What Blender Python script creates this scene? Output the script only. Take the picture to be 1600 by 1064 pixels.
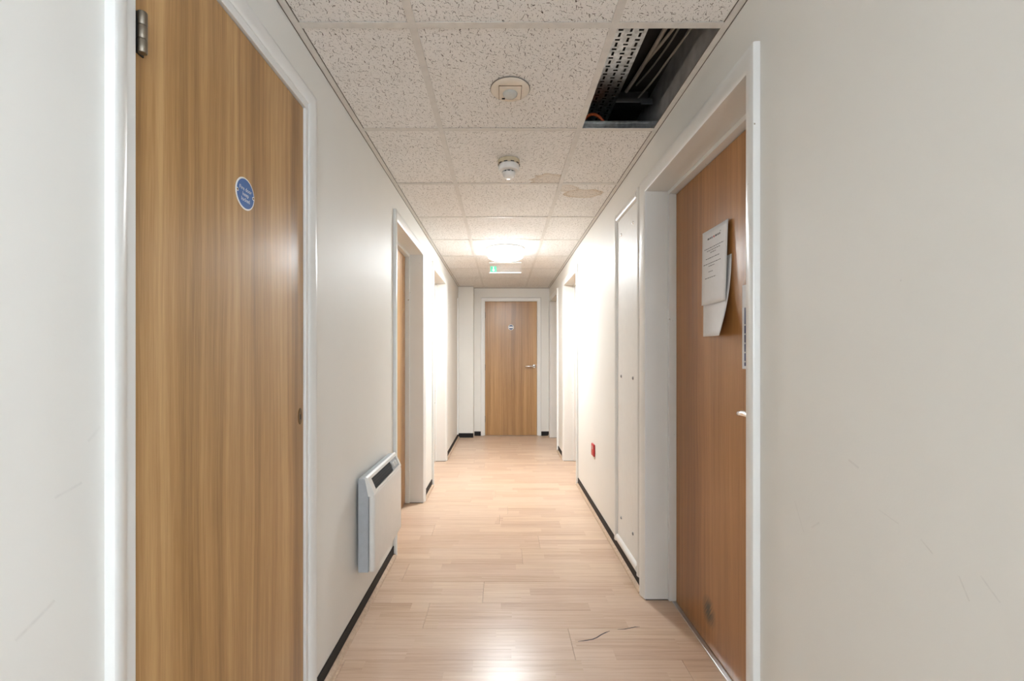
import bpy, bmesh, math, random
from mathutils import Vector, Matrix
random.seed(7)
S = bpy.context.scene
for o in list(bpy.data.objects): bpy.data.objects.remove(o)
C = S.collection

# ------------------------------------------------------------------ camera, sky, exposure
CAM_H = 1.16
cam = bpy.data.cameras.new('camera'); camo = bpy.data.objects.new('camera', cam); C.objects.link(camo)
camo.location = (0, 0, CAM_H); camo.rotation_euler = (math.pi/2, 0, 0)
cam.sensor_width = 36; cam.lens = 685/1600*36
cam.shift_x = 15/1600; cam.shift_y = 25/1600; cam.clip_start = .02
S.camera = camo
S.view_settings.view_transform = 'Standard'; S.view_settings.look = 'None'
S.view_settings.exposure = 0.30; S.view_settings.gamma = 1; S.view_settings.use_curve_mapping = False
W = bpy.data.worlds.new('sky'); S.world = W; W.use_nodes = True
bg = W.node_tree.nodes['Background']; bg.inputs[0].default_value = (.76, .87, 1, 1); bg.inputs[1].default_value = 21.0
LAMP_EMIT = 185.0            # the round ceiling lamp
LAMP_COL = (.90, .96, 1.0)

# ------------------------------------------------------------------ dimensions (metres)
XL, XR = -.633, .687        # corridor wall faces
YE, YB = 6.42, -2.6         # end wall, back wall
HC = 2.16                   # suspended ceiling
SLAB = 2.46                 # concrete slab over the void

# ------------------------------------------------------------------ mesh helpers
def obj(name, bm, m=None, parent=None, smooth=False):
    bmesh.ops.recalc_face_normals(bm, faces=bm.faces)
    me = bpy.data.meshes.new(name); bm.to_mesh(me); bm.free()
    if m: me.materials.append(m)
    if smooth:
        for p in me.polygons: p.use_smooth = True
        try: me.set_sharp_from_angle(angle=math.radians(38))
        except Exception: pass
    o = bpy.data.objects.new(name, me); C.objects.link(o)
    if parent:
        o.parent = parent
        o.matrix_parent_inverse = Matrix.Translation(-Vector(parent.location))
    return o
def empty(name, loc=(0, 0, 0)):
    o = bpy.data.objects.new(name, None); C.objects.link(o); o.location = loc
    o.empty_display_size = .05
    return o
def tag(o, label, cat, group=None, kind=None):
    o['label'] = label; o['category'] = cat
    if group: o['group'] = group
    if kind: o['kind'] = kind
    return o
def box(bm, x0, x1, y0, y1, z0, z1, bev=0, seg=2):
    r = bmesh.ops.create_cube(bm, size=1)
    vs = r['verts']
    for v in vs:
        v.co = Vector((x0+(v.co.x+.5)*(x1-x0), y0+(v.co.y+.5)*(y1-y0), z0+(v.co.z+.5)*(z1-z0)))
    if bev:
        es = list({e for v in vs for e in v.link_edges})
        bmesh.ops.bevel(bm, geom=es, offset=bev, segments=seg, affect='EDGES', profile=.5)
    return bm
def B(x0, x1, y0, y1, z0, z1, bev=0, seg=2): return box(bmesh.new(), x0, x1, y0, y1, z0, z1, bev, seg)
def prism(bm, pts, a0, a1, f):
    """extrude polygon pts (p,q) from a0 to a1; f(p,q,a) gives the point"""
    v0 = [bm.verts.new(f(p, q, a0)) for p, q in pts]; v1 = [bm.verts.new(f(p, q, a1)) for p, q in pts]
    n = len(pts)
    bm.faces.new(v0); bm.faces.new(v1[::-1])
    for i in range(n): bm.faces.new((v0[i], v0[(i+1) % n], v1[(i+1) % n], v1[i]))
    return bm
def lathe(bm, prof, f, n=40):
    """prof: (r,h) pairs; f(x,y,h) gives the point"""
    rings = []
    for r, h in prof:
        if r < 1e-6: rings.append([bm.verts.new(f(0, 0, h))])
        else: rings.append([bm.verts.new(f(r*math.cos(2*math.pi*i/n), r*math.sin(2*math.pi*i/n), h)) for i in range(n)])
    for a, b in zip(rings, rings[1:]):
        for i in range(n):
            j = (i+1) % n
            if len(a) == 1 and len(b) == 1: continue
            if len(a) == 1: bm.faces.new((a[0], b[i], b[j]))
            elif len(b) == 1: bm.faces.new((a[i], a[j], b[0]))
            else: bm.faces.new((a[i], a[j], b[j], b[i]))
    for r in (rings[0], rings[-1]):
        if len(r) > 1: bm.faces.new(r)
    return bm
def tube(bm, pts, r, n=10):
    pts = [Vector(p) for p in pts]
    # smooth the polyline
    for _ in range(2):
        q = [pts[0]]
        for a, b in zip(pts, pts[1:]): q += [a*.75+b*.25, a*.25+b*.75]
        pts = q+[pts[-1]]
    rings = []
    for i, p in enumerate(pts):
        t = (pts[min(i+1, len(pts)-1)]-pts[max(i-1, 0)]).normalized()
        u = t.cross(Vector((0, 0, 1)))
        if u.length < 1e-3: u = t.cross(Vector((1, 0, 0)))
        u.normalize(); w = t.cross(u)
        rings.append([bm.verts.new(p+u*r*math.cos(2*math.pi*k/n)+w*r*math.sin(2*math.pi*k/n)) for k in range(n)])
    for a, b in zip(rings, rings[1:]):
        for k in range(n): bm.faces.new((a[k], a[(k+1) % n], b[(k+1) % n], b[k]))
    bm.faces.new(rings[0]); bm.faces.new(rings[-1][::-1])
    return bm

# wall mappings: (a along the wall, b height, t out of the wall) -> world
def mapL(a, b, t): return Vector((XL+t, a, b))
def mapR(a, b, t): return Vector((XR-t, a, b))
def mapE(a, b, t): return Vector((a, YE-t, b))
def mbox(bm, m, a0, a1, b0, b1, t0, t1, bev=0, seg=2):
    p, q = m(a0, b0, t0), m(a1, b1, t1)
    return box(bm, min(p.x, q.x), max(p.x, q.x), min(p.y, q.y), max(p.y, q.y), min(p.z, q.z), max(p.z, q.z), bev, seg)
def MBx(*a, **k): return mbox(bmesh.new(), *a, **k)
def text_mesh(s, size, m, a, b, t, parent, mat, rightdir=1, name='lettering', bold=0):
    cu = bpy.data.curves.new('txt', 'FONT'); cu.body = s; cu.size = size; cu.align_x = 'CENTER'; cu.align_y = 'CENTER'
    cu.offset = bold
    to = bpy.data.objects.new('txt', cu); C.objects.link(to)
    dg = bpy.context.evaluated_depsgraph_get(); dg.update()
    me = bpy.data.meshes.new_from_object(to.evaluated_get(dg))
    bpy.data.objects.remove(to); bpy.data.curves.remove(cu)
    for v in me.vertices: v.co = m(a+rightdir*v.co.x, b+v.co.y, t)
    me.materials.clear(); me.materials.append(mat); me.name = name
    o = bpy.data.objects.new(name, me); C.objects.link(o)
    o.parent = parent; o.matrix_parent_inverse = Matrix.Translation(-Vector(parent.location))
    return o

# ------------------------------------------------------------------ materials
class NT:
    def __init__(s, name):
        s.m = bpy.data.materials.new(name); s.m.use_nodes = True; s.t = s.m.node_tree
        s.p = s.t.nodes['Principled BSDF']
    def n(s, kind, **k):
        x = s.t.nodes.new(kind)
        for a, b in k.items(): setattr(x, a, b)
        return x
    def set(s, sock, v):
        if isinstance(v, bpy.types.NodeSocket): s.t.links.new(v, sock)
        elif v is not None: sock.default_value = v
    def math(s, op, a, b=None, c=None, clamp=False):
        x = s.n('ShaderNodeMath', operation=op); x.use_clamp = clamp
        for i, v in enumerate((a, b, c)):
            if v is not None: s.set(x.inputs[i], v)
        return x.outputs[0]
    def xyz(s, x, y, z):
        c = s.n('ShaderNodeCombineXYZ')
        for i, v in enumerate((x, y, z)): s.set(c.inputs[i], v)
        return c.outputs[0]
    def sep(s, v):
        c = s.n('ShaderNodeSeparateXYZ'); s.set(c.inputs[0], v); return c.outputs
    def noise(s, vec, scale=1, detail=3, rough=.5, dist=0):
        x = s.n('ShaderNodeTexNoise'); s.set(x.inputs['Vector'], vec)
        x.inputs['Scale'].default_value = scale; x.inputs['Detail'].default_value = detail
        x.inputs['Roughness'].default_value = rough; x.inputs['Distortion'].default_value = dist
        return x.outputs['Fac']
    def ramp(s, f, stops):
        x = s.n('ShaderNodeValToRGB'); s.set(x.inputs[0], f)
        e = x.color_ramp.elements
        while len(e) < len(stops): e.new(.5)
        for k, (p, c) in zip(e, stops): k.position = p; k.color = (*c, 1)
        return x.outputs[0]
    def mix(s, f, a, b, mode='MIX'):
        x = s.n('ShaderNodeMix', data_type='RGBA', blend_type=mode)
        s.set(x.inputs[0], f)
        for i, v in ((6, a), (7, b)):
            if isinstance(v, tuple): v = (*v, 1) if len(v) == 3 else v
            s.set(x.inputs[i], v)
        return x.outputs[2]
    def pos(s): return s.n('ShaderNodeNewGeometry').outputs['Position']
    def oco(s): return s.n('ShaderNodeTexCoord').outputs['Object']
    def rnd(s): return s.n('ShaderNodeObjectInfo').outputs['Random']
    def bump(s, h, strength, dist=.002):
        x = s.n('ShaderNodeBump'); x.inputs['Strength'].default_value = strength; x.inputs['Distance'].default_value = dist
        s.set(x.inputs['Height'], h); s.t.links.new(x.outputs[0], s.p.inputs['Normal'])
    def out(s, col, rough, spec=.5, metal=0):
        if isinstance(col, tuple): col = (*col, 1)
        s.set(s.p.inputs['Base Color'], col); s.set(s.p.inputs['Roughness'], rough)
        s.p.inputs['Specular IOR Level'].default_value = spec; s.p.inputs['Metallic'].default_value = metal
        return s.m
def plain(name, col, rough=.5, spec=.5, metal=0, var=.06, scale=30):
    k = NT(name); n = k.noise(k.pos(), scale, 3)
    lo = tuple(c*(1-var) for c in col); hi = tuple(min(1, c*(1+var)) for c in col)
    return k.out(k.ramp(n, [(.3, lo), (.7, hi)]), rough, spec, metal)
def seg_mask(k, u, v, p0, p1, w):
    """soft mask of a short stroke p0-p1 in the (u,v) plane"""
    (x0, y0), (x1, y1) = p0, p1; L = math.hypot(x1-x0, y1-y0); cx, cy = (x1-x0)/L, (y1-y0)/L
    du, dv = k.math('SUBTRACT', u, x0), k.math('SUBTRACT', v, y0)
    al = k.math('ADD', k.math('MULTIPLY', du, cx), k.math('MULTIPLY', dv, cy))
    ac = k.math('ABSOLUTE', k.math('SUBTRACT', k.math('MULTIPLY', du, -cy), k.math('MULTIPLY', dv, -cx)))
    inside = k.math('MULTIPLY', k.math('GREATER_THAN', al, 0), k.math('LESS_THAN', al, L))
    return k.math('MULTIPLY', inside, k.math('SUBTRACT', 1, k.math('DIVIDE', ac, w), clamp=True))
def wall_paint(name, col, strokes=()):
    k = NT(name); P = k.pos()
    n = k.noise(P, 1.6, 4, .6); f = k.noise(P, 220, 2)
    c = k.ramp(n, [(.3, tuple(x*.965 for x in col)), (.7, col)])
    if strokes:
        x, y, z = k.sep(P); m = None
        for p0, p1, w, a in strokes:
            s = k.math('MULTIPLY', seg_mask(k, y, z, p0, p1, w), a)
            m = s if m is None else k.math('MAXIMUM', m, s)
        m = k.math('MULTIPLY', m, k.math('MULTIPLY', k.noise(P, 90, 2), .8, clamp=True))
        c = k.mix(m, c, (.30, .28, .26))
    k.bump(f, .12, .0008)
    return k.out(c, .55, .35)
PAINT = (.79, .772, .722)
M = {}
M['wall_left'] = wall_paint('cream_wall_paint', PAINT, [((.57, .79), (.62, .815), .004, .35), ((.62, .96), (.66, .97), .003, .3), ((.67, 1.03), (.69, 1.05), .004, .25), ((.55, .69), (.58, .715), .003, .4)])
M['wall_right'] = wall_paint('cream_wall_paint_scuffed', PAINT, [((.87, .955), (.845, .945), .0035, .45), ((.66, .83), (.645, .80), .002, .45), ((.72, .86), (.70, .845), .002, .4), ((.63, .845), (.605, .82), .002, .35), ((.95, .80), (.975, .78), .003, .3), ((1.03, .82), (1.0, .76), .002, .3), ((.80, .88), (.76, .87), .002, .3), ((.755, 1.29), (.757, 1.292), .002, .6)])
M['wall'] = wall_paint('cream_wall_paint_plain', PAINT)
def gloss_paint(name, col, chips=True):
    k = NT(name); P = k.pos(); n = k.noise(P, 3, 4)
    c = k.ramp(n, [(.3, tuple(x*.95 for x in col)), (.7, col)])
    if chips:
        d = k.noise(P, 34, 3, .6)
        c = k.mix(k.ramp(d, [(.735, (0, 0, 0)), (.75, (1, 1, 1))]), c, (.33, .27, .2))
    k.bump(k.noise(P, 60, 3), .05, .001)
    return k.out(c, .3, .5)
M['gloss'] = gloss_paint('white_gloss_paint', (.80, .795, .765))
M['satin'] = plain('white_satin_panel', (.79, .78, .745), .5, var=.015)
M['reveal'] = gloss_paint('white_gloss_lining', (.79, .78, .74))
def wood(name, dark, mid, light, rough=.31, smudge=None, seed=0, broad=9.0):
    k = NT(name); x, y, z = k.sep(k.pos())
    a = k.math('ADD', k.math('ADD', x, y), seed)
    w = k.math('MULTIPLY', k.math('SUBTRACT', k.noise(k.xyz(k.math('MULTIPLY', a, 3), k.math('MULTIPLY', z, .9), seed), 1, 2), .5), .05)
    aw = k.math('ADD', a, w)
    n1 = k.noise(k.xyz(k.math('MULTIPLY', aw, broad), k.math('MULTIPLY', z, .16), 0), 1, 2, .5)
    n2 = k.noise(k.xyz(k.math('MULTIPLY', aw, 62), k.math('MULTIPLY', z, .9), 3), 1, 3, .6)
    n3 = k.noise(k.xyz(k.math('MULTIPLY', a, 420), k.math('MULTIPLY', z, 9), 5), 1, 2, .6)
    f = k.math('ADD', k.math('MULTIPLY', n1, .60), k.math('MULTIPLY', n2, .36))
    f = k.math('ADD', f, k.math('MULTIPLY_ADD', n3, .18, -.04))
    c = k.ramp(f, [(.40, dark), (.52, mid), (.64, light)])
    if smudge:
        cy, cz, ry, rz = smudge
        du = k.math('DIVIDE', k.math('SUBTRACT', y, cy), ry); dv = k.math('DIVIDE', k.math('SUBTRACT', z, cz), rz)
        r = k.math('SQRT', k.math('ADD', k.math('MULTIPLY', du, du), k.math('MULTIPLY', dv, dv)))
        st = k.noise(k.xyz(k.math('MULTIPLY', k.math('ADD', y, k.math('MULTIPLY', z, .7)), 70), k.math('MULTIPLY', z, 8), 0), 1, 2)
        s = k.math('MULTIPLY', k.math('SUBTRACT', 1.0, r, clamp=True), k.math('MULTIPLY_ADD', st, 4, -1.1, clamp=True))
        c = k.mix(k.math('MULTIPLY', s, 1.5, clamp=True), c, (.06, .045, .03))
    k.bump(n2, .04, .0006)
    return k.out(c, rough, .5)
M['teak'] = wood('teak_veneer', (.265, .138, .047), (.415, .232, .086), (.56, .345, .152), smudge=None, seed=.0)
M['oak_red'] = wood('red_oak_veneer', (.235, .095, .026), (.345, .152, .044), (.44, .212, .072), smudge=(1.742, .147, .06, .066), seed=4.0, broad=5)
M['oak_gold'] = wood('golden_veneer', (.27, .135, .045), (.39, .21, .078), (.50, .29, .12), seed=8.7)
def tile_mat(name, stain=None):
    k = NT(name); P = k.pos(); x, y, z = k.sep(P); R = k.rnd()
    def vor(scale, seed):
        v = k.n('ShaderNodeTexVoronoi', voronoi_dimensions='2D'); v.inputs['Scale'].default_value = 1
        wob = k.math('MULTIPLY', k.math('SUBTRACT', k.noise(P, 130, 1), .5), .35)
        p = k.xyz(k.math('ADD', k.math('MULTIPLY_ADD', x, scale, seed), wob), k.math('SUBTRACT', k.math('MULTIPLY_ADD', y, scale, seed), wob), 0)
        k.set(v.inputs['Vector'], p)
        d = k.n('ShaderNodeVectorMath', operation='SUBTRACT'); k.set(d.inputs[0], p); k.set(d.inputs[1], v.outputs['Position'])
        return d.outputs[0], k.sep(v.outputs['Color']), v.outputs['Distance']
    def fiss(scale, seed, wid, lmin, lvar):
        d, col, _ = vor(scale, seed); dx, dy, _z = k.sep(d)
        # fissures run roughly one way in a tile; the way differs from tile to tile
        ang = k.math('ADD', k.math('MULTIPLY', col[0], 2.1), k.math('MULTIPLY', k.math('GREATER_THAN', R, .55), 1.57))
        c, s = k.math('COSINE', ang), k.math('SINE', ang)
        rx = k.math('ADD', k.math('MULTIPLY', dx, c), k.math('MULTIPLY', dy, s))
        ry = k.math('SUBTRACT', k.math('MULTIPLY', dy, c), k.math('MULTIPLY', dx, s))
        ry = k.math('ADD', ry, k.math('MULTIPLY', k.math('MULTIPLY', rx, rx), k.math('MULTIPLY_ADD', col[1], 1.6, -.8)))
        L = k.math('MULTIPLY_ADD', col[2], lvar, lmin)
        ins = k.math('MULTIPLY_ADD', k.math('SUBTRACT', L, k.math('ABSOLUTE', rx)), 12, 0, clamp=True)
        return k.math('MULTIPLY', ins, k.math('MULTIPLY_ADD', k.math('SUBTRACT', wid, k.math('ABSOLUTE', ry)), 30, .3, clamp=True))
    f1 = fiss(44, 3.3, .040, .04, .5); f2 = fiss(80, 11.7, .05, .0, .38)
    _, colp, dist = vor(150, 5.1)
    pin = k.math('MULTIPLY_ADD', k.math('SUBTRACT', k.math('MULTIPLY', colp[0], .2), dist), 14, 0, clamp=True)
    m = k.math('MAXIMUM', k.math('MAXIMUM', f1, k.math('MULTIPLY', f2, .85)), k.math('MULTIPLY', pin, .6))
    base = k.ramp(k.noise(P, 9, 4), [(.3, (.84, .82, .79)), (.7, (.875, .855, .83))])
    if stain:
        msk = None
        for cx, cy, rx, ry, amt in stain:
            wx = k.math('MULTIPLY', k.math('SUBTRACT', k.noise(P, 14, 3), .5), .09)
            du = k.math('DIVIDE', k.math('SUBTRACT', k.math('ADD', x, wx), cx), rx); dv = k.math('DIVIDE', k.math('SUBTRACT', k.math('ADD', y, wx), cy), ry)
            r = k.math('SQRT', k.math('ADD', k.math('MULTIPLY', du, du), k.math('MULTIPLY', dv, dv)))
            e = k.ramp(r, [(0, (.45, .45, .45)), (.72, (.5, .5, .5)), (.93, (1, 1, 1)), (1, (0, 0, 0))])
            e = k.math('MULTIPLY', e, amt)
            msk = e if msk is None else k.math('MAXIMUM', msk, e)
        base = k.mix(msk, base, (.55, .42, .27))
    c = k.mix(m, base, (.115, .09, .07))
    k.bump(k.math('SUBTRACT', 1, m), .5, .002)
    return k.out(c, .9, .15)
M['tile'] = tile_mat('fissured_ceiling_board')
M['tile_stain'] = tile_mat('water_stained_ceiling_board', [(.50, 2.70, .13, .075, .75), (.36, 2.62, .10, .05, .5)])
M['tile_stain_mid'] = tile_mat('slightly_stained_ceiling_board', [(.27, 2.52, .11, .12, .6)])
def floor_mat():
    k = NT('beech_laminate'); P = k.oco(); x, y, z = k.sep(P); R = k.rnd()
    st = k.math('FLOOR', k.math('MULTIPLY_ADD', y, 3/.194, 1.5))
    wn = k.n('ShaderNodeTexWhiteNoise', noise_dimensions='2D'); k.set(wn.inputs['Vector'], k.xyz(st, k.math('MULTIPLY', R, 91), 0))
    bl = k.math('FLOOR', k.math('ADD', k.math('DIVIDE', x, .41), k.math('MULTIPLY', wn.outputs['Value'], 5)))
    w2 = k.n('ShaderNodeTexWhiteNoise', noise_dimensions='3D'); k.set(w2.inputs['Vector'], k.xyz(st, bl, k.math('MULTIPLY', R, 57)))
    id_ = w2.outputs['Value']
    off = k.math('MULTIPLY', id_, 40)
    g1 = k.noise(k.xyz(k.math('MULTIPLY_ADD', x, 2.2, off), k.math('MULTIPLY_ADD', y, 75, off), 0), 1, 4, .6, .3)
    g2 = k.noise(k.xyz(k.math('MULTIPLY_ADD', x, 14, off), k.math('MULTIPLY', y, 320), off), 1, 2, .5)
    f = k.math('ADD', k.math('MULTIPLY', g1, .62), k.math('MULTIPLY', g2, .18))
    f = k.math('ADD', f, k.math('MULTIPLY_ADD', id_, .17, .045))
    c = k.ramp(f, [(.30, (.42, .262, .168)), (.46, (.555, .38, .258)), (.62, (.65, .48, .342)), (.8, (.70, .54, .40))])
    pk = k.n('ShaderNodeTexWhiteNoise', noise_dimensions='3D'); k.set(pk.inputs['Vector'], k.xyz(bl, st, k.math('MULTIPLY', R, 23)))
    c = k.mix(k.math('MULTIPLY', pk.outputs['Value'], .3), c, (.60, .42, .33))
    k.bump(g2, .05, .0004)
    return k.out(c, .30, .5)
M['plank'] = floor_mat()
M['subfloor'] = plain('dark_subfloor', (.09, .06, .04), .9)
M['skirt'] = plain('black_vinyl', (.014, .013, .013), .6, .25)
M['bead'] = plain('beech_effect_beading', (.50, .36, .25), .45, var=.15, scale=60)
M['tee'] = plain('white_enamelled_tee', (.70, .675, .635), .45)
M['galv'] = plain('galvanised_steel', (.55, .57, .58), .32, metal=1, var=.3, scale=45)
M['steel_dull'] = plain('dull_steel', (.30, .31, .32), .45, metal=1)
M['chrome'] = plain('chrome', (.78, .78, .78), .12, metal=1, var=.02)
M['alu'] = plain('brushed_aluminium', (.62, .62, .63), .3, metal=1)
M['bronze'] = plain('bronze_hinge_metal', (.25, .215, .17), .5, metal=1)
M['brass_dark'] = plain('tarnished_brass', (.17, .11, .055), .4, metal=1)
M['dark_line'] = plain('shade_and_edge_brown', (.16, .135, .11), .9)  # brown for painted shade lines along wall angles, and the sensor's edge ring
M['black'] = plain('black', (.008, .008, .008), .6)
M['blue'] = plain('sign_blue', (.035, .125, .36), .35)
M['navy'] = plain('navy_print', (.03, .045, .13), .4)
M['white_pl'] = plain('white_plastic', (.80, .79, .76), .35)
M['cream_pl'] = plain('cream_plastic', (.74, .66, .555), .4)
M['ivory_pl'] = plain('ivory_plastic', (.60, .50, .34), .45)
M['lens'] = plain('frosted_lens', (.55, .56, .53), .25)
M['paper'] = plain('white_paper', (.78, .78, .79), .7, .2, var=.02)
M['ink'] = plain('print_ink', (.16, .16, .18), .7)
M['red_ink'] = plain('red_ink', (.45, .05, .05), .7)
M['red_pl'] = plain('red_plastic', (.48, .012, .02), .3)
M['heater_grey'] = plain('grey_heater_steel', (.40, .42, .44), .4)
M['heater_white'] = plain('white_heater_enamel', (.74, .725, .69), .35, var=.015)
M['grille'] = plain('dark_grille', (.06, .063, .066), .5)
M['green'] = plain('exit_green', (.02, .33, .17), .4)
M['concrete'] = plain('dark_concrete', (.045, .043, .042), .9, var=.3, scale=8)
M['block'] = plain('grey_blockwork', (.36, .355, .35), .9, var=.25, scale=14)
M['cable'] = plain('pale_cable_sheath', (.52, .48, .42), .5)
M['cable_d'] = plain('dusty_cable_sheath', (.30, .29, .25), .6)
M['orange'] = plain('orange_cable_sheath', (.55, .10, .02), .5)
M['mark'] = plain('black_scuff', (.05, .045, .05), .7)
def emis(name, col, s):
    k = NT(name); k.p.inputs['Emission Color'].default_value = (*col, 1); k.p.inputs['Emission Strength'].default_value = s
    return k.out((.8, .8, .8), .4)
M['lamp_rim'] = emis('lit_translucent_rim', LAMP_COL, LAMP_EMIT*.07)
M['lamp'] = emis('lit_opal_diffuser', LAMP_COL, LAMP_EMIT)
def pane(name, fac, rough):
    k = NT(name); tr = k.n('ShaderNodeBsdfTransparent'); mx = k.n('ShaderNodeMixShader'); mx.inputs[0].default_value = fac
    k.out((.8, .8, .8), rough); o = k.t.nodes['Material Output']
    k.t.links.new(tr.outputs[0], mx.inputs[1]); k.t.links.new(k.p.outputs[0], mx.inputs[2]); k.t.links.new(mx.outputs[0], o.inputs[0])
    return k.m
M['pane'] = pane('window_glass', .08, .05)
M['acrylic'] = pane('clear_acrylic', .05, .15)

# ------------------------------------------------------------------ the setting: walls
# doorways on each side: (a0, a1, top) of the hole in the wall
HOLE = .17                                            # depth of the recesses
L_OPEN = [(.733, 1.424, 1.982), (2.584, 3.482, 1.975), (3.965, 4.862, 1.975)]
R_OPEN = [(1.212, 2.100, 1.958), (4.008, 4.878, 1.958), (5.418, 6.269, 1.958)]
E_OPEN = [(-.275, .528, 1.988)]
def wall_with_holes(name, mp, a0, a1, ztop, opens, mat, label, win=None):
    bm = bmesh.new(); c = a0
    for o0, o1, zt in opens:
        mbox(bm, mp, c, o0, 0, ztop, 0, -HOLE); mbox(bm, mp, o0, o1, zt, ztop, 0, -HOLE); c = o1
    mbox(bm, mp, c, a1, 0, ztop, 0, -HOLE)
    if win:                                           # keep the glazed opening clear of the backing
        w0, w1, z0, z1 = win
        bm.free(); bm = bmesh.new(); c = a0
        mbox(bm, mp, a0, w0, 0, ztop, 0, -HOLE-.08); mbox(bm, mp, w0, w1, 0, z0, 0, -HOLE-.08); mbox(bm, mp, w0, w1, z1, ztop, 0, -HOLE-.08)
        c = w1
        for o0, o1, zt in opens:
            mbox(bm, mp, c, o0, 0, ztop, 0, -HOLE); mbox(bm, mp, o0, o1, zt, ztop, 0, -HOLE); c = o1
        mbox(bm, mp, c, a1, 0, ztop, 0, -HOLE); mbox(bm, mp, w1, a1, 0, ztop, -HOLE, -HOLE-.08)
    else: mbox(bm, mp, a0, a1, 0, ztop, -HOLE, -HOLE-.08)
    return tag(obj(name, bm, mat), label, 'wall', kind='structure')
wall_with_holes('wall_left', mapL, YB, YE+.25, 2.17, L_OPEN, M['wall_left'], 'cream painted left wall of the corridor with the heater on it')
RWIN = (-1.55, -.75, .85, 1.95)
wall_with_holes('wall_right', mapR, YB, YE+.25, 2.17, R_OPEN, M['wall_right'], 'cream painted right wall of the corridor with scuff marks close by', RWIN)
wall_with_holes('wall_far', mapE, XL-.25, XR+.25, SLAB, E_OPEN, M['wall'], 'cream painted wall closing the far end of the corridor')
bm = bmesh.new(); WX0, WX1, WZ0, WZ1 = -.02, .66, .9, 1.95
for a in ((XL-.25, WX0, 0, SLAB), (WX1, XR+.25, 0, SLAB), (WX0, WX1, 0, WZ0), (WX0, WX1, WZ1, SLAB)):
    box(bm, a[0], a[1], YB-.15, YB, a[2], a[3])
tag(obj('wall_back', bm, M['wall']), 'cream painted wall with a window behind the viewer', 'wall', kind='structure')
def window(n, mp, a0, a1, b0, b1, label):
    """mp(a, b, t): t grows into the room; glazed opening of a wall 0.25 m deep, with a light portal"""
    wd = empty('window_%d' % n, mp((a0+a1)/2, b0, -.1)); tag(wd, label, 'window', kind='structure')
    for c in ((a0, a0+.05, b0, b1), (a1-.05, a1, b0, b1), (a0+.05, a1-.05, b0, b0+.05), (a0+.05, a1-.05, b1-.05, b1)):
        obj('window_frame', mbox(bmesh.new(), mp, c[0], c[1], c[2], c[3], -.12, -.06, .004), M['gloss'], wd)
    obj('pane', mbox(bmesh.new(), mp, a0+.05, a1-.05, b0+.05, b1-.05, -.092, -.088), M['pane'], wd)
    pl = bpy.data.lights.new('window_portal', 'AREA'); pl.shape = 'RECTANGLE'; pl.size = a1-a0; pl.size_y = b1-b0
    pl.cycles.is_portal = True
    po = bpy.data.objects.new('window_portal', pl); C.objects.link(po); po.location = mp((a0+a1)/2, (b0+b1)/2, -.13)
    nrm = mp(0, 0, 1)-mp(0, 0, 0); po.rotation_euler = nrm.to_track_quat('-Z', 'Z').to_euler()
window(1, lambda a, b, t: Vector((a, YB+t, b)), WX0, WX1, WZ0, WZ1, 'white framed window in the wall behind the viewer')
window(2, mapR, *RWIN, 'white framed window in the right wall behind the viewer')
# the boxed pier in the far left corner
PY = 6.27
tag(obj('pier', B(XL, -.4155, PY, YE, 0, HC+.01), M['wall']), 'narrow cream boxed pier in the far left corner', 'pier', kind='structure')
# above the suspended ceiling
up = obj('wall_upper_right', B(XR, XR+.25, YB, YE, 2.17, 2.275), M['block'])
box_bm = B(XR+.05, XR+.25, YB, YE, 2.275, SLAB); obj('blockwork', box_bm, M['block'], up)
tag(up, 'bare grey blockwork wall seen through the missing ceiling tile', 'wall', kind='structure')
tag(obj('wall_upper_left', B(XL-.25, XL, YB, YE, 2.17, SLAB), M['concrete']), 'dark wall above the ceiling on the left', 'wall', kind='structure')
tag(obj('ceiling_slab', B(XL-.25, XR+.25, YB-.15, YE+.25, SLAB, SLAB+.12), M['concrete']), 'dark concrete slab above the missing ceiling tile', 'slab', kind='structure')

# ------------------------------------------------------------------ floor: laminate planks laid across the corridor
floor = empty('floor', (0, 0, 0)); tag(floor, 'beech laminate floor of planks laid across the corridor', 'floor', kind='structure')
obj('subfloor', B(XL-.2, XR+.2, YB-.15, YE+.2, -.05, -.0085), M['subfloor'], floor)
FX0, FX1, PW, PLN = XL-HOLE+.001, XR+HOLE-.001, .194, 1.286
fixed = {0: -.094, 2: .115}                           # joints the photograph shows
plank_mesh = {}
def plank(x0, x1, yc):
    L = round(x1-x0, 3)
    if L not in plank_mesh:
        bm = B(0, L, -PW/2+.0003, PW/2-.0003, -.008, 0, .00035, 1)
        me = bpy.data.meshes.new('plank'); bm.to_mesh(me); bm.free(); me.materials.append(M['plank']); plank_mesh[L] = me
    o = bpy.data.objects.new('plank', plank_mesh[L]); C.objects.link(o); o.parent = floor; o.location = (x0, yc, 0)
r0 = int((YB-2.064)/PW)-1
y = 0
for r in range(r0, 40):
    ya = 2.064+r*PW
    if ya > YE+.05: break
    if ya < YB-.1: continue
    j = fixed.get(r, round(random.uniform(FX0+.15, FX0+PLN-.05), 2))
    cuts = [FX0]
    while j-PLN > FX0+.06: j -= PLN
    while j < FX1-.06: cuts.append(j); j += PLN
    cuts.append(FX1)
    for a, b in zip(cuts, cuts[1:]): plank(a+.0003, b-.0003, ya+PW/2)
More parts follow.
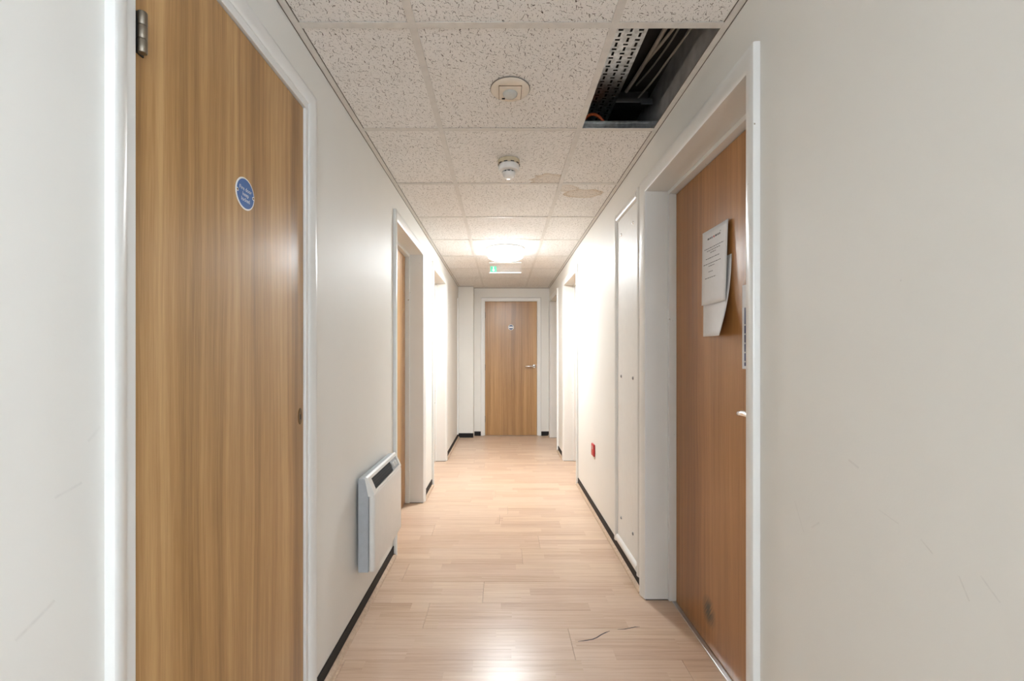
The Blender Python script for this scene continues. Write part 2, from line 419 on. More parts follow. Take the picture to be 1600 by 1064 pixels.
# two thin black scuffs and a few specks on the floor
def floor_pt(u, v): Y = CAM_H*685/(v-557); return ((u-785)/685*Y, Y)
def scuff(pts, w):
    bm = bmesh.new(); prev = None; n = len(pts)
    for i, (x, y) in enumerate(pts):
        dx = pts[min(i+1, n-1)][0]-pts[max(i-1, 0)][0]; dy = pts[min(i+1, n-1)][1]-pts[max(i-1, 0)][1]
        l = math.hypot(dx, dy); ww = w*(.35 if i in (0, n-1) else 1)
        a = bm.verts.new((x-dy/l*ww, y+dx/l*ww, .0004)); b = bm.verts.new((x+dy/l*ww, y-dx/l*ww, .0004))
        if prev: bm.faces.new((prev[0], prev[1], b, a))
        prev = (a, b)
    obj('scuff_mark', bm, M['mark'], floor)
scuff([floor_pt(*p) for p in ((903, 1002.5), (914, 1001), (926, 999), (933, 996), (939, 992), (946, 988.5), (953, 986))], .0026)
scuff([floor_pt(*p) for p in ((965, 983.5), (976, 983), (986, 981), (993, 979.5), (1000, 979.3))], .0022)

# ------------------------------------------------------------------ suspended ceiling
ceil = empty('ceiling', (0, 0, HC)); tag(ceil, 'suspended ceiling of fissured white tiles in a white tee grid, one tile missing', 'ceiling', kind='structure')
GX = [XL, -.272, .338, XR]; GY0, GP = 1.325, .61
rows = [GY0+GP*k for k in range(-7, 9)]
rows = [YB]+[r for r in rows if r > YB+.05]+[YE]
tile_mesh = {}
for i in range(len(rows)-1):
    for j in range(3):
        x0, x1, y0, y1 = GX[j]+.003, GX[j+1]-.003, rows[i]+.003, rows[i+1]-.003
        if j == 2 and abs(rows[i]-GY0) < .01: continue           # the missing tile
        if j == 0 and y1 > PY and y0 < PY: pass
        mat = M['tile']
        if j == 2 and abs(rows[i]-(GY0+2*GP)) < .01: mat = M['tile_stain']
        if j == 1 and abs(rows[i]-(GY0+GP)) < .01: mat = M['tile_stain_mid']
        key = (round(x1-x0, 4), round(y1-y0, 4), mat.name)
        if key not in tile_mesh:
            bm = B(-(x1-x0)/2, (x1-x0)/2, -(y1-y0)/2, (y1-y0)/2, .0030, .0180)
            me = bpy.data.meshes.new('ceiling_tile'); bm.to_mesh(me); bm.free(); me.materials.append(mat); tile_mesh[key] = me
        o = bpy.data.objects.new('ceiling_tile', tile_mesh[key]); C.objects.link(o); o.parent = ceil
        o.location = ((x0+x1)/2, (y0+y1)/2, 0)
        o.rotation_euler = (random.uniform(-.0012, .0012), random.uniform(-.001, .001), 0)
def tee(along_y, c, a0, a1):
    f = (lambda p, q, a: Vector((c+p, a, HC+q))) if along_y else (lambda p, q, a: Vector((a, c+p, HC+q)))
    w = .012; dz = 0 if along_y else .0004
    bar = obj('main_tee' if along_y else 'cross_tee', prism(bmesh.new(), [(-w, dz), (w, dz), (w, .0018), (-w, .0018)], a0, a1, f), M['tee'], ceil)
    obj('web', prism(bmesh.new(), [(-.0008, .001), (.0008, .001), (.0008, .030), (.003, .030), (.003, .038), (-.003, .038), (-.003, .030), (-.0008, .030)], a0, a1, f), M['galv'], bar)
for x in GX[1:3]: tee(True, x, YB, YE)
for r in rows[1:-1]:
    for j in range(3):
        a0 = GX[j]+(.0 if j == 0 else .012); a1 = GX[j+1]-(.0 if j == 2 else .012)
        tee(False, r, a0, a1)
def angle(f, a0, a1):
    obj('wall_angle', prism(bmesh.new(), [(0, -.0006), (.022, -.0006), (.022, .0006), (.0012, .0006), (.0012, .026), (0, .026)], a0, a1, f), M['tee'], ceil)
    obj('shade_line', prism(bmesh.new(), [(.0003, -.0028), (.0022, -.0028), (.0022, -.0007), (.0003, -.0007)], a0, a1, f), M['dark_line'], ceil)  # painted shadow lines along both edges of the wall angle
    obj('shade_line', prism(bmesh.new(), [(.0222, .0008), (.0245, .0008), (.0245, .0025), (.0222, .0025)], a0, a1, f), M['dark_line'], ceil)
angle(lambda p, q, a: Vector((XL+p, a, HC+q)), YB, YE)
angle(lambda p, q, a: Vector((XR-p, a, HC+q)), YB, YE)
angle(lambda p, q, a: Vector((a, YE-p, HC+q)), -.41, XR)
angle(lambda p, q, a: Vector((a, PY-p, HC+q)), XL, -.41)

# ------------------------------------------------------------------ doors
def architrave(parent, mp, a0, a1, top, w, t, thin):
    prof = [(0, 0), (0, thin), (w*.15, thin+(t-thin)*.35), (w*.62, t*.97), (w*.88, t), (w*.97, t*.88), (w, t*.65), (w, 0)]
    bm = bmesh.new(); rings = []
    for k in range(4):
        rg = []
        for p, q in prof:
            a = a0-p if k < 2 else a1+p; b = 0.004 if k in (0, 3) else top+p
            rg.append(bm.verts.new(mp(a, b, q)))
        rings.append(rg)
    n = len(prof)
    for r, s in zip(rings, rings[1:]):
        for i in range(n): bm.faces.new((r[i], r[(i+1) % n], s[(i+1) % n], s[i]))
    bm.faces.new(rings[0]); bm.faces.new(rings[-1][::-1])
    return obj('architrave', bm, M['gloss'], parent, smooth=True)
def hinge(parent, mp, a, b0, b1, t, r=.0075, mat='bronze', plate=.0):
    p0 = mp(a, 0, t); bm = bmesh.new()
    seg = 3; h = (b1-b0)/seg
    for i in range(seg):
        z0, z1 = b0+i*h+.0003, b0+(i+1)*h-.0003
        lathe(bm, [(0, z0), (r*.9, z0), (r, z0+.001), (r, z1-.001), (r*.9, z1), (0, z1)], lambda x, y, hh: Vector((p0.x+x, p0.y+y, hh)), 18)
    hg = obj('hinge', bm, M[mat], parent, smooth=True)
    if plate: obj('hinge_leaf', MBx(mp, a-.004, a+plate, b0, b1, t-.010, t-.0075), M['black'], hg)
    return hg
def lever(parent, mp, a, b, t, d, length=.11):
    """round rose and return lever; d = direction of the lever along a"""
    root = obj('door_handle', lathe(bmesh.new(), [(0, 0), (.026, 0), (.026, .006), (.023, .009), (.011, .010), (.0095, .014), (.0095, .045), (0, .045)], lambda x, y, h: mp(a+x, b+y, t+h), 28), M['chrome'], parent, smooth=True)
    bm = bmesh.new()
    tube(bm, [mp(a, b, t+.036), mp(a, b, t+.050), mp(a+d*.02, b, t+.055), mp(a+d*length*.8, b, t+.055), mp(a+d*length, b-.004, t+.050), mp(a+d*length, b-.004, t+.03)], .009, 12)
    obj('lever', bm, M['chrome'], root, smooth=True)
def recessed_door(n, mp, a0, a1, top, leafmat, label, base):
    d = empty('door_%d' % n, mp((a0+a1)/2, 0, -.13)); tag(d, label, 'door', kind='structure')
    th = .012; D = -HOLE+.0005
    obj('jamb_lining', MBx(mp, a0-th+.0005, a0, .004, top+th-.0005, D, .0), M['reveal'], d)
    obj('jamb_lining', MBx(mp, a1, a1+th-.0005, .004, top+th-.0005, D, .0), M['reveal'], d)
    obj('head_lining', MBx(mp, a0, a1, top, top+th-.0005, D, .0), M['reveal'], d)
    fw = .018
    obj('frame_jamb', MBx(mp, a0, a0+fw, .004, top-fw, D, -.100, bev=.0015), M['gloss'], d)
    obj('frame_jamb', MBx(mp, a1-fw, a1, .004, top-fw, D, -.100, bev=.0015), M['gloss'], d)
    obj('frame_head', MBx(mp, a0, a1, top-fw, top, D, -.100, bev=.0015), M['gloss'], d)
    obj('leaf', MBx(mp, a0+fw+.003, a1-fw-.003, .008, top-fw-.003, D+.002, -.133, bev=.001), leafmat, d)
    obj('floor_gap_shade', MBx(mp, a0-.008, a0+.0005, .0002, .0038, D, .004), M['black'], d)  # black strips paint the contact shade at the foot of the linings
    obj('floor_gap_shade', MBx(mp, a1-.0005, a1+.008, .0002, .0038, D, .004), M['black'], d)
    architrave(d, mp, a0, a1, top, .055, .020, .007)
    return d
# door_1: flush teak door beside the viewer on the left
d1 = empty('door_1', mapL(1.08, 0, 0)); tag(d1, 'large teak veneer door on the left with a blue round sign', 'door', kind='structure')
obj('leaf', MBx(mapL, .757, 1.403, .008, 1.955, -.044, -.004, bev=.0015), M['teak'], d1)
obj('frame_jamb', MBx(mapL, .7335, .754, .004, 1.958, -HOLE+.001, .003, bev=.0015), M['gloss'], d1)
obj('frame_jamb', MBx(mapL, 1.406, 1.4235, .004, 1.958, -HOLE+.001, .003, bev=.0015), M['gloss'], d1)
obj('frame_head', MBx(mapL, .7335, 1.4235, 1.9585, 1.9815, -HOLE+.001, .003, bev=.0015), M['gloss'], d1)
obj('door_stop', MBx(mapL, .7545, .775, .004, 1.958, -.08, -.046), M['black'], d1)
obj('door_stop', MBx(mapL, 1.385, 1.4055, .004, 1.958, -.08, -.046), M['black'], d1)
architrave(d1, mapL, .7345, 1.423, 1.981, .037, .0175, .004)
hinge(d1, mapL, .764, 1.688, 1.760, .006, .0072, plate=.012)
hinge(d1, mapL, .764, .19, .262, .006, .0072, plate=.012)
es = obj('escutcheon', lathe(bmesh.new(), [(0, 0), (1, 0), (1, .0012), (.8, .0022), (.55, .0015), (0, .0012)], lambda x, y, h: mapL(1.379+x*.013, .972+y*.026, -.004+h), 32), M['brass_dark'], d1, smooth=True)
obj('keyhole', MBx(mapL, 1.3765, 1.3815, .962, .978, -.0035, -.0015, bev=.0004), M['black'], es)
# recessed doors
recessed_door(2, mapL, 2.596, 3.470, 1.963, M['oak_gold'], 'recessed wooden door on the left just past the white wall heater', 0)
recessed_door(3, mapL, 3.977, 4.850, 1.963, M['oak_gold'], 'second recessed doorway on the left, near the ceiling lamp', 0)
d4 = recessed_door(4, mapR, 1.224, 2.088, 1.946, M['oak_red'], 'recessed reddish oak door on the right with notices taped to it', 0)
recessed_door(5, mapR, 4.020, 4.866, 1.946, M['oak_gold'], 'recessed doorway on the right beyond the red wall plate', 0)
recessed_door(6, mapR, 5.430, 6.257, 1.946, M['oak_gold'], 'farthest recessed doorway on the right beside the end wall', 0)
lever(d4, mapR, 1.315, .978, -.133, 1, .115)
obj('threshold_strip', MBx(mapR, 1.243, 2.068, .0004, .0055, -.131, -.114, bev=.0015), M['alu'], d4)
# door_7: end of the corridor
d7 = empty('door_7', (.126, YE, 0)); tag(d7, 'golden wooden door with lever handle closing the far end', 'door', kind='structure')
obj('leaf', MBx(mapE, -.253, .506, .006, 1.966, -.055, -.012, bev=.0012), M['oak_gold'], d7)
obj('frame_jamb', MBx(mapE, -.2745, -.256, .004, 1.9865, -HOLE+.001, .002), M['gloss'], d7)
obj('frame_jamb', MBx(mapE, .509, .5275, .004, 1.9865, -HOLE+.001, .002), M['gloss'], d7)
obj('frame_head', MBx(mapE, -.256, .509, 1.969, 1.9865, -HOLE+.001, .002), M['gloss'], d7)
obj('door_stop', MBx(mapE, -.256, -.240, .004, 1.969, -.08, -.057), M['black'], d7)
obj('door_stop', MBx(mapE, .494, .509, .004, 1.969, -.08, -.057), M['black'], d7)
architrave(d7, mapE, -.268, .521, 1.980, .045, .016, .006)
for z in (.20, .955, 1.72): hinge(d7, mapE, -.2545, z, z+.09, -.006, .007)
lever(d7, mapE, .468, 1.018, -.012, -1, .13)
obj('lock_plate', MBx(mapE, .5055, .5085, .93, 1.03, -.03, -.009), M['steel_dull'], d7)

# ------------------------------------------------------------------ access hatch on the right wall
h = empty('access_hatch', (XR, 2.39, .07)); tag(h, 'tall narrow white access panel with beaded frame beside the oak door', 'hatch', kind='structure')
HA0, HA1, HZ0, HZ1 = 2.153, 2.632, .072, 1.995
obj('panel', MBx(mapR, HA0+.045, HA1-.045, HZ0+.045, HZ1-.045, .0005, .006, bev=.001), M['satin'], h)
def half_round(name, a0, a1, b0, b1, vert):
    bm = bmesh.new(); w = (a1-a0) if vert else (b1-b0)
    prof = [(-w/2, .0005)]+[(-w/2*math.cos(i*math.pi/10), .006+.014*math.sin(i*math.pi/10)) for i in range(11)]+[(w/2, .0005)]
    if vert: prism(bm, prof, b0, b1, lambda p, q, a: mapR((a0+a1)/2+p, a, q))
    else: prism(bm, prof, a0, a1, lambda p, q, a: mapR(a, (b0+b1)/2+p, q))
    obj(name, bm, M['gloss'], h, smooth=True)
half_round('frame_bead', HA0, HA0+.045, HZ0, HZ1, True)
half_round('frame_bead', HA1-.045, HA1, HZ0, HZ1, True)
half_round('frame_bead', HA0+.045, HA1-.045, HZ0, HZ0+.045, False)
half_round('frame_bead', HA0+.045, HA1-.045, HZ1-.045, HZ1, False)
for a in (2.285, 2.510):
    for b in (.237, 1.047, 1.857):
        obj('screw_cap', lathe(bmesh.new(), [(0, 0), (.009, 0), (.008, .003), (.004, .005), (0, .0055)], lambda x, y, hh: mapR(a+x, b+y, .006+hh), 16), M['chrome'] if b > 1.5 else M['steel_dull'], h, smooth=True)

# ------------------------------------------------------------------ skirting and beading
def skirting(name, mp, spans, label, hs=.064, bead=True):
    e = empty(name, mp(spans[0][0], 0, 0)); tag(e, label, 'skirting', kind='structure')
    for a0, a1 in spans:
        f = lambda p, q, a: mp(a, q, p)
        obj('skirting_strip', prism(bmesh.new(), [(.0003, .0006), (.005, .0006), (.005, hs-.004), (.003, hs), (.0003, hs)], a0, a1, f), M['skirt'], e)
        if bead:
            q = [(.0052, .0006), (.022, .0006), (.022, .004), (.019, .010), (.013, .015), (.0085, .018), (.0052, .0185)]
            obj('beading', prism(bmesh.new(), q, a0, a1, f), M['bead'], e)
    return e
skirting('baseboard_left', mapL, [(YB, .69), (1.463, 1.93), (1.931, 2.538), (3.528, 3.919), (4.908, PY)], 'black vinyl skirting with wood beading along the left wall')
skirting('baseboard_right', mapR, [(YB, 1.167), (2.146, 3.962), (4.924, 5.372), (6.315, YE)], 'black vinyl skirting with wood beading along the right wall')
skirting('baseboard_far', mapE, [(-.41, -.316), (.569, XR-.006)], 'short black skirting beside the far door', bead=False)
skirting('baseboard_pier', lambda a, b, t: Vector((a, PY-t, b)), [(XL+.006, -.4155)], 'short black skirting across the far left pier', bead=False)
tag(obj('trim_1', B(XL+.0005, XL+.018, 6.12, 6.165, .07, 1.975, .002), M['gloss']), 'thin white vertical cover strip near the far left pier', 'trim', kind='structure')

# ------------------------------------------------------------------ wall heater
H = empty('panel_heater', (XL+.01, 2.13, .23)); tag(H, 'white slim panel heater with slotted top mounted low on the left wall', 'heater')
HY0, HY1 = 1.885, 2.385
fx = lambda p, q, a: Vector((p, a, q))
cas = prism(bmesh.new(), [(-.621, .230), (-.577, .230), (-.577, .566), (-.590, .630), (-.597, .634), (-.621, .634)], HY0, HY1, fx)
bmesh.ops.bevel(cas, geom=list(cas.edges), offset=.002, segments=2, affect='EDGES')
obj('casing', cas, M['heater_grey'], H)
obj('front_panel', B(-.5768, -.549, HY0, HY1, .229, .566, .011, 4), M['heater_white'], H, smooth=True)
# sloped top moulding with the outlet opening
endp = [(-.5768, .556), (-.553, .560), (-.551, .570), (-.580, .636), (-.588, .641), (-.5915, .632)]
obj('end_moulding', prism(bmesh.new(), endp, HY0, HY0+.040, fx), M['heater_white'], H)
obj('end_moulding', prism(bmesh.new(), endp, HY1-.022, HY1, fx), M['heater_white'], H)
obj('top_moulding', prism(bmesh.new(), [(-.580, .636), (-.575, .6245), (-.5875, .622), (-.5915, .632), (-.588, .641)], HY0+.040, HY1-.022, fx), M['heater_white'], H)
obj('lower_lip', prism(bmesh.new(), [(-.551, .570), (-.553, .560), (-.572, .560), (-.555, .579)], HY0+.040, HY1-.022, fx), M['heater_white'], H)
gr = bmesh.new(); GYE = HY1-.135
n = 46
for i in range(n):
    yy = HY0+.042+(GYE-HY0-.044)*i/(n-1)
    prism(gr, [(-.5745, .566), (-.562, .577), (-.579, .6215), (-.5865, .6215)], yy, yy+.0022, fx)
for q in range(5):
    s = q/4; px = -.563-.0165*s; pz = .577+.044*s
    prism(gr, [(px, pz), (px-.006, pz-.001), (px-.006, pz+.001), (px, pz+.002)], HY0+.041, GYE, fx)
g = obj('outlet_grille', gr, M['grille'], H); g['kind'] = 'stuff'
cp = obj('control_plate', prism(bmesh.new(), [(-.5745, .566), (-.560, .574), (-.581, .6225), (-.5885, .6215)], GYE+.003, HY1-.024, fx), M['heater_grey'], H)
nrm = Vector((.92, 0, .39)).normalized(); uu = Vector((-.39, 0, .92)).normalized(); vv = Vector((0, 1, 0))
for i, yy in enumerate((GYE+.022, GYE+.062)):
    c0 = Vector((-.569, yy, .600))
    k = obj('control_knob', lathe(bmesh.new(), [(0, 0), (.014, 0), (.013, .009), (.011, .011), (0, .011)], lambda x, y, hh: c0+uu*x+vv*y+nrm*hh, 22), M['heater_white'], H, smooth=True)
    bm = bmesh.new(); pr = [c0+nrm*.0112+uu*a+vv*b for a, b in ((-.010, -.0015), (.010, -.0015), (.010, .0015), (-.010, .0015))]
    lo = [bm.verts.new(p) for p in pr]; hi = [bm.verts.new(p+nrm*.004) for p in pr]
    bm.faces.new(lo); bm.faces.new(hi[::-1])
    for a in range(4): bm.faces.new((lo[a], lo[(a+1) % 4], hi[(a+1) % 4], hi[a]))
    obj('knob_grip', bm, M['heater_white'], k)
for yy in (HY0+.09, HY1-.12): obj('wall_bracket', B(XL+.0005, -.6208, yy, yy+.03, .28, .58), M['steel_dull'], H)

# ------------------------------------------------------------------ signs and notices
SY, SZ = 1.0845, 1.562
s = obj('fire_door_sign', lathe(bmesh.new(), [(0, 0), (.0395, 0), (.0395, .0008), (.0385, .0012), (0, .0012)], lambda x, y, hh: mapL(SY+x, SZ+y, -.0038+hh), 56), M['white_pl'])
tag(s, 'round blue sign reading Fire door keep locked on the left teak door', 'sign')
s2 = obj('blue_face', lathe(bmesh.new(), [(0, 0), (.0358, 0), (.0358, .0004), (0, .0004)], lambda x, y, hh: mapL(SY+x, SZ+y, -.0026+hh), 56), M['blue'], s)
for i, (t, dz) in enumerate((('Fire door', .0105), ('keep', -.0025), ('locked', -.0155))):
    text_mesh(t, .0135, mapL, SY, SZ+dz, -.00205, s, M['white_pl'], 1)
for a in (-.0335, .0335):
    hl = obj('screw_hole', lathe(bmesh.new(), [(0, 0), (.0045, 0), (.0045, .0003), (0, .0003)], lambda x, y, hh: mapL(SY+a+x, SZ+y, -.0023+hh), 18), M['white_pl'], s)
    obj('hole', lathe(bmesh.new(), [(0, 0), (.0027, 0), (.0027, .0003), (0, .0003)], lambda x, y, hh: mapL(SY+a+x, SZ+y, -.0019+hh), 14), M['brass_dark'], hl)
SX, SZ = .1265, 1.588
s = obj('round_door_sign', lathe(bmesh.new(), [(0, 0), (.041, 0), (.041, .0010), (0, .0012)], lambda x, y, hh: mapE(SX+x, SZ+y, -.0118+hh), 40), M['white_pl'])
tag(s, 'small round blue and white sign on the far door', 'sign')
obj('blue_face', lathe(bmesh.new(), [(0, 0), (.0345, 0), (.0345, .0004), (0, .0004)], lambda x, y, hh: mapE(SX+x, SZ+y, -.0105+hh), 40), M['navy'], s)
wb = MBx(mapE, SX-.031, SX+.031, SZ-.011, SZ+.011, -.0101, -.0097)
obj('white_band', wb, M['white_pl'], s)

DT = -.133                                             # face of door_4's leaf
def sheet(name, f, nu, nv, th, mat):
    bm = bmesh.new(); g = [[bm.verts.new(f(i/nu, j/nv)) for j in range(nv+1)] for i in range(nu+1)]
    for i in range(nu):
        for j in range(nv): bm.faces.new((g[i][j], g[i+1][j], g[i+1][j+1], g[i][j+1]))
    o = obj(name, bm, mat, smooth=True); md = o.modifiers.new('thickness', 'SOLIDIFY'); md.thickness = th; md.offset = 0
    return o
# upper notice: u runs from its far edge to its near edge, v upwards; the near edge curls off the door
UA0, UA1, UB0, UB1 = 1.786, 1.576, 1.366, 1.660
def upper(u, v):
    lift = .0045+.010*u**2*(1-.6*v)+.004*(1-v)
    return mapR(UA0+(UA1-UA0)*u, UB0+(UB1-UB0)*v-.004*u, DT+lift)
p1 = sheet('printed_notice', upper, 10, 12, .0003, M['paper']); tag(p1, 'upper white printed notice taped to the reddish oak door', 'notice')
def line(v, u0, u1, hgt, mat, words):
    bm = bmesh.new(); rr = random.Random(int(v*1000)); u = u0
    while u < u1:
        w = min(rr.uniform(.035, .085) if not words else words, u1-u)
        k = 3
        for i in range(k):
            ua, ub = u+w*i/k, u+w*(i+1)/k
            q = [upper(ua, v), upper(ub, v), upper(ub, v+hgt), upper(ua, v+hgt)]
            bm.faces.new([bm.verts.new(Vector((p.x-.0006, p.y, p.z))) for p in q])
        u += w+.016
    obj('text_line', bm, mat, p1)
line(.866, .22, .44, .024, M['ink'], 0); line(.866, .455, .50, .024, M['red_ink'], .045); line(.866, .52, .74, .024, M['ink'], 0)
line(.905, .70, .75, .006, M['ink'], 0)
for v, a, b in ((.745, .10, .86), (.712, .20, .74), (.68, .34, .58), (.61, .16, .72), (.54, .07, .76), (.505, .28, .52), (.43, .28, .46), (.35, .14, .58)):
    line(v, a, b, .010, M['ink'], 0)
LA0, LA1, LB0, LB1 = 1.788, 1.566, 1.241, 1.528
def lower(u, v):
    lift = .0012+.045*(u**1.5)*((1-v)**2)
    return mapR(LA0+(LA1-LA0)*u, LB0+(LB1-LB0)*v-.006*u*(1-v), DT+lift)
p2 = sheet('blank_notice', lower, 12, 12, .0003, M['paper']); tag(p2, 'blank white sheet curling out from beneath the printed notice', 'notice')
p3 = obj('door_notice', MBx(mapR, 1.287, 1.497, 1.118, 1.402, DT+.0004, DT+.0010), M['paper']); tag(p3, 'white notice with navy panel half hidden by the oak door frame', 'notice')
obj('navy_panel', MBx(mapR, 1.300, 1.484, 1.128, 1.325, DT+.0011, DT+.0014, bev=.0001), M['navy'], p3)
for i in range(5):
    obj('white_bullet', MBx(mapR, 1.477, 1.481, 1.14+i*.031, 1.145+i*.031, DT+.0015, DT+.0018), M['white_pl'], p3)
obj('grey_disc', lathe(bmesh.new(), [(0, 0), (.022, 0), (.022, .0003), (0, .0003)], lambda x, y, hh: mapR(1.452+x, 1.365+y, DT+.0011+hh), 26), M['heater_grey'], p3)

# ------------------------------------------------------------------ red wall plate on the right
r = obj('red_wall_plate', MBx(mapR, 3.245, 3.335, .415, .505, .0006, .012, bev=.004), M['red_pl'], smooth=True)
tag(r, 'small red square wall plate low on the right wall', 'wall plate')
obj('white_mark', MBx(mapR, 3.280, 3.300, .465, .492, .0121, .0126), M['white_pl'], r)
obj('cover_tab', MBx(mapR, 3.247, 3.275, .398, .4148, .0006, .006), M['cream_pl'], r)

# ------------------------------------------------------------------ ceiling fittings
def down(cx, cy): return lambda x, y, hh: Vector((cx+x, cy+y, HC+.001-hh))
t = empty('motion_sensor', (.029, 1.64, HC)); tag(t, 'round white motion sensor flush in the nearest ceiling tile', 'sensor')
f = down(.029, 1.642)
obj('edge_gap', lathe(bmesh.new(), [(0, -.0005), (.0745, -.0005), (.0745, .0012), (0, .0012)], f, 56), M['dark_line'], t)
obj('bezel', lathe(bmesh.new(), [(0, 0), (.072, 0), (.073, .003), (.069, .0065), (.050, .009), (0, .0095)], f, 56), M['cream_pl'], t, smooth=True)
obj('sensor_plate', B(.029-.041, .029+.041, 1.648-.041, 1.648+.041, HC-.0115, HC-.0075, .0028, 3), M['cream_pl'], t, smooth=True)
obj('plate_gap', B(.029-.0425, .029+.0425, 1.648-.043, 1.648+.043, HC-.0096, HC-.0078), M['brass_dark'], t)
obj('lens', lathe(bmesh.new(), [(.027, .010), (.028, .013), (.0265, .018), (.021, .023), (.012, .026), (0, .027)], down(.029, 1.650), 32), M['lens'], t, smooth=True)
obj('indicator_window', B(-.002, .010, 1.676, 1.684, HC-.0128, HC-.0112), M['black'], t)
t = empty('smoke_detector', (.033, 2.245, HC)); tag(t, 'white domed smoke detector on the ceiling between sensor and lamp', 'smoke detector')
f = down(.033, 2.245)
obj('base', lathe(bmesh.new(), [(0, 0), (.055, 0), (.055, .017), (.052, .022), (0, .022)], f, 44), M['ivory_pl'], t, smooth=True)
obj('body', lathe(bmesh.new(), [(0, .0225), (.051, .0225), (.0525, .026), (.0535, .046), (.050, .052), (.036, .056), (0, .056)], f, 44), M['white_pl'], t, smooth=True)
obj('nose', lathe(bmesh.new(), [(0, .063), (.034, .063), (.033, .070), (.027, .082), (.018, .088), (0, .090)], f, 36), M['white_pl'], t, smooth=True)
obj('inner_chamber', lathe(bmesh.new(), [(0, .0562), (.029, .0562), (.029, .0628), (0, .0628)], f, 30), M['black'], t)
for k in range(10):
    a = 2*math.pi*k/10
    for rr, h0, h1, w in ((.0545, .0195, .0228, .009), (.0315, .0562, .0628, .0025)):
        bm = bmesh.new(); ca, sa = math.cos(a), math.sin(a)
        box(bm, -.0015, .0015, -w, w, HC+.001-h1, HC+.001-h0)
        for v in bm.verts:
            x, y = v.co.x+rr, v.co.y; v.co.x = .033+x*ca-y*sa; v.co.y = 2.245+x*sa+y*ca
        obj('vent_slot' if rr > .05 else 'chamber_post', bm, M['black'] if rr > .05 else M['white_pl'], t)
def round_lamp(cx, cy, label):
    t = empty('ceiling_lamp', (cx, cy, HC)); tag(t, label, 'lamp')
    f = down(cx, cy)
    obj('base_ring', lathe(bmesh.new(), [(0, .0), (.176, .0), (.178, .004), (.177, .010), (.172, .013), (0, .013)], f, 64), M['white_pl'], t, smooth=True)
    obj('diffuser_rim', lathe(bmesh.new(), [(0, .0135), (.162, .0135), (.165, .030), (.160, .0755), (0, .0755)], f, 64), M['lamp_rim'], t, smooth=True)
    obj('diffuser', lathe(bmesh.new(), [(0, .076), (.160, .076), (.156, .081), (.142, .088), (.11, .094), (.06, .100), (0, .101)], f, 64), M['lamp'], t, smooth=True)
round_lamp(.028, 4.075, 'lit round opal lamp on the ceiling near the far door')
t = empty('exit_sign', (.03, 4.66, HC)); tag(t, 'white hanging exit sign with green pictogram behind the ceiling lamp', 'exit sign')
obj('housing', B(-.142, .202, 4.64, 4.70, HC-.010, HC-.0005, .003), M['white_pl'], t)
bl = obj('sign_blade', B(-.140, .200, 4.664, 4.674, HC-.105, HC-.0105, .002), M['acrylic'], t)
obj('blade_edge', B(-.142, .202, 4.660, 4.678, HC-.112, HC-.1055, .002), M['alu'], t)
gp = obj('green_panel', B(-.128, -.062, 4.6615, 4.6635, HC-.102, HC-.040), M['green'], t)
bm = bmesh.new()
for poly in ([(-.099, -.046), (-.091, -.046), (-.091, -.080), (-.099, -.080)], [(-.109, -.078), (-.081, -.078), (-.095, -.097)]):
    prism(bm, poly, 4.6605, 4.6614, lambda p, q, a: Vector((p, a, HC+q)))
obj('arrow', bm, M['white_pl'], gp)

# ------------------------------------------------------------------ services in the ceiling void
t = empty('cable_tray', (.45, 1.6, 2.30)); tag(t, 'galvanised perforated cable tray seen through the missing ceiling tile', 'cable tray')
bm = bmesh.new(); TX0, TX1, TY0, TY1, TZ = .396, .507, .95, 2.75, 2.300
nx = 37; ny = int((TY1-TY0)/.003)
P = 16                                                  # pattern length along the tray (48 mm)
def hole(i, j):
    for ci in (6, 18, 30):
        jj = (j+(P//2 if ci == 18 else 0)) % P
        if jj < 3 and ci-3 <= i < ci+3: return True       # slot across the tray
        if 6 <= jj < 13 and ci-1 <= i <= ci+1: return True       # slot along the tray
    return False
vt = {}
def tv(i, j):
    if (i, j) not in vt: vt[(i, j)] = bm.verts.new((TX0+(TX1-TX0)*i/nx, TY0+.003*j, TZ))
    return vt[(i, j)]
for j in range(ny):
    i = 0
    while i < nx:
        if hole(i, j): i += 1; continue
        bm.faces.new((tv(i, j), tv(i+1, j), tv(i+1, j+1), tv(i, j+1))); i += 1
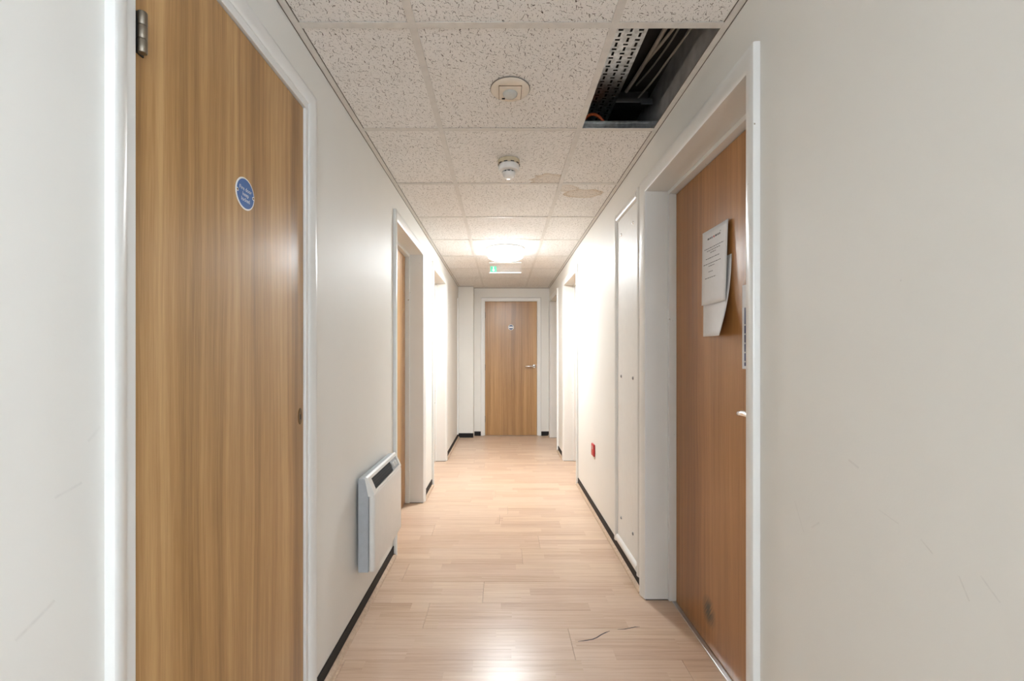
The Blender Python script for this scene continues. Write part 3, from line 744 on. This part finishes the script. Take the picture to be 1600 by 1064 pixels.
tb = obj('tray_bed', bm, M['galv'], t); md = tb.modifiers.new('thickness', 'SOLIDIFY'); md.thickness = .0012; md.offset = 1
obj('tray_flange', B(TX0-.001, TX0, TY0, TY1, TZ, TZ+.025), M['galv'], t)
obj('tray_flange', B(TX1, TX1+.001, TY0, TY1, TZ, TZ+.025), M['galv'], t)
st = empty('support_strut', (.60, 2.06, 2.345)); tag(st, 'steel strut beside the cable tray in the ceiling void', 'strut')
obj('strut_channel', B(.515, XR+.005, 2.045, 2.085, 2.345, 2.368, .002), M['steel_dull'], st)
obj('wall_plate', B(.645, .70, 2.038, 2.0449, 2.333, 2.36, .002), M['steel_dull'], st)
tag(obj('junction_box', B(.535, .700, 2.10, 2.17, 2.378, 2.43, .003), M['steel_dull']), 'dark metal box above the strut in the ceiling void', 'box')
def cable(pts, r, mat, label):
    tag(obj('cable', tube(bmesh.new(), pts, r), mat, smooth=True), label, 'cable', 'cables in the ceiling void')
cable([(.66, 1.0, 2.43), (.640, 1.4, 2.42), (.622, 1.68, 2.412), (.600, 1.95, 2.41), (.585, 2.07, 2.412)], .0085, M['cable'], 'thick pale cable nearest the tray in the ceiling void')
cable([(.76-.04, 1.0, 2.42), (.69, 1.4, 2.415), (.655, 1.68, 2.412), (.612, 1.92, 2.43), (.603, 2.07, 2.435)], .0065, M['cable'], 'pale cable crossing beside the thickest one in the void')
cable([(.70, 1.1, 2.31), (.672, 1.4, 2.31), (.660, 1.56, 2.31), (.648, 1.70, 2.318), (.640, 1.86, 2.33), (.63, 2.03, 2.36)], .0042, M['cable_d'], 'thin grey cable sagging along the blockwork in the void')
cable([(.66, 1.2, 2.40), (.665, 1.6, 2.385), (.650, 1.85, 2.40), (.632, 2.07, 2.44)], .004, M['cable_d'], 'thin dusty cable above the sagging grey one')
cable([(.33, 2.06, 2.20), (.385, 2.01, 2.262), (.42, 1.995, 2.266), (.455, 1.99, 2.235), (.50, 2.02, 2.19), (.53, 2.1, 2.182)], .006, M['orange'], 'orange cable looping in the corner of the ceiling void')
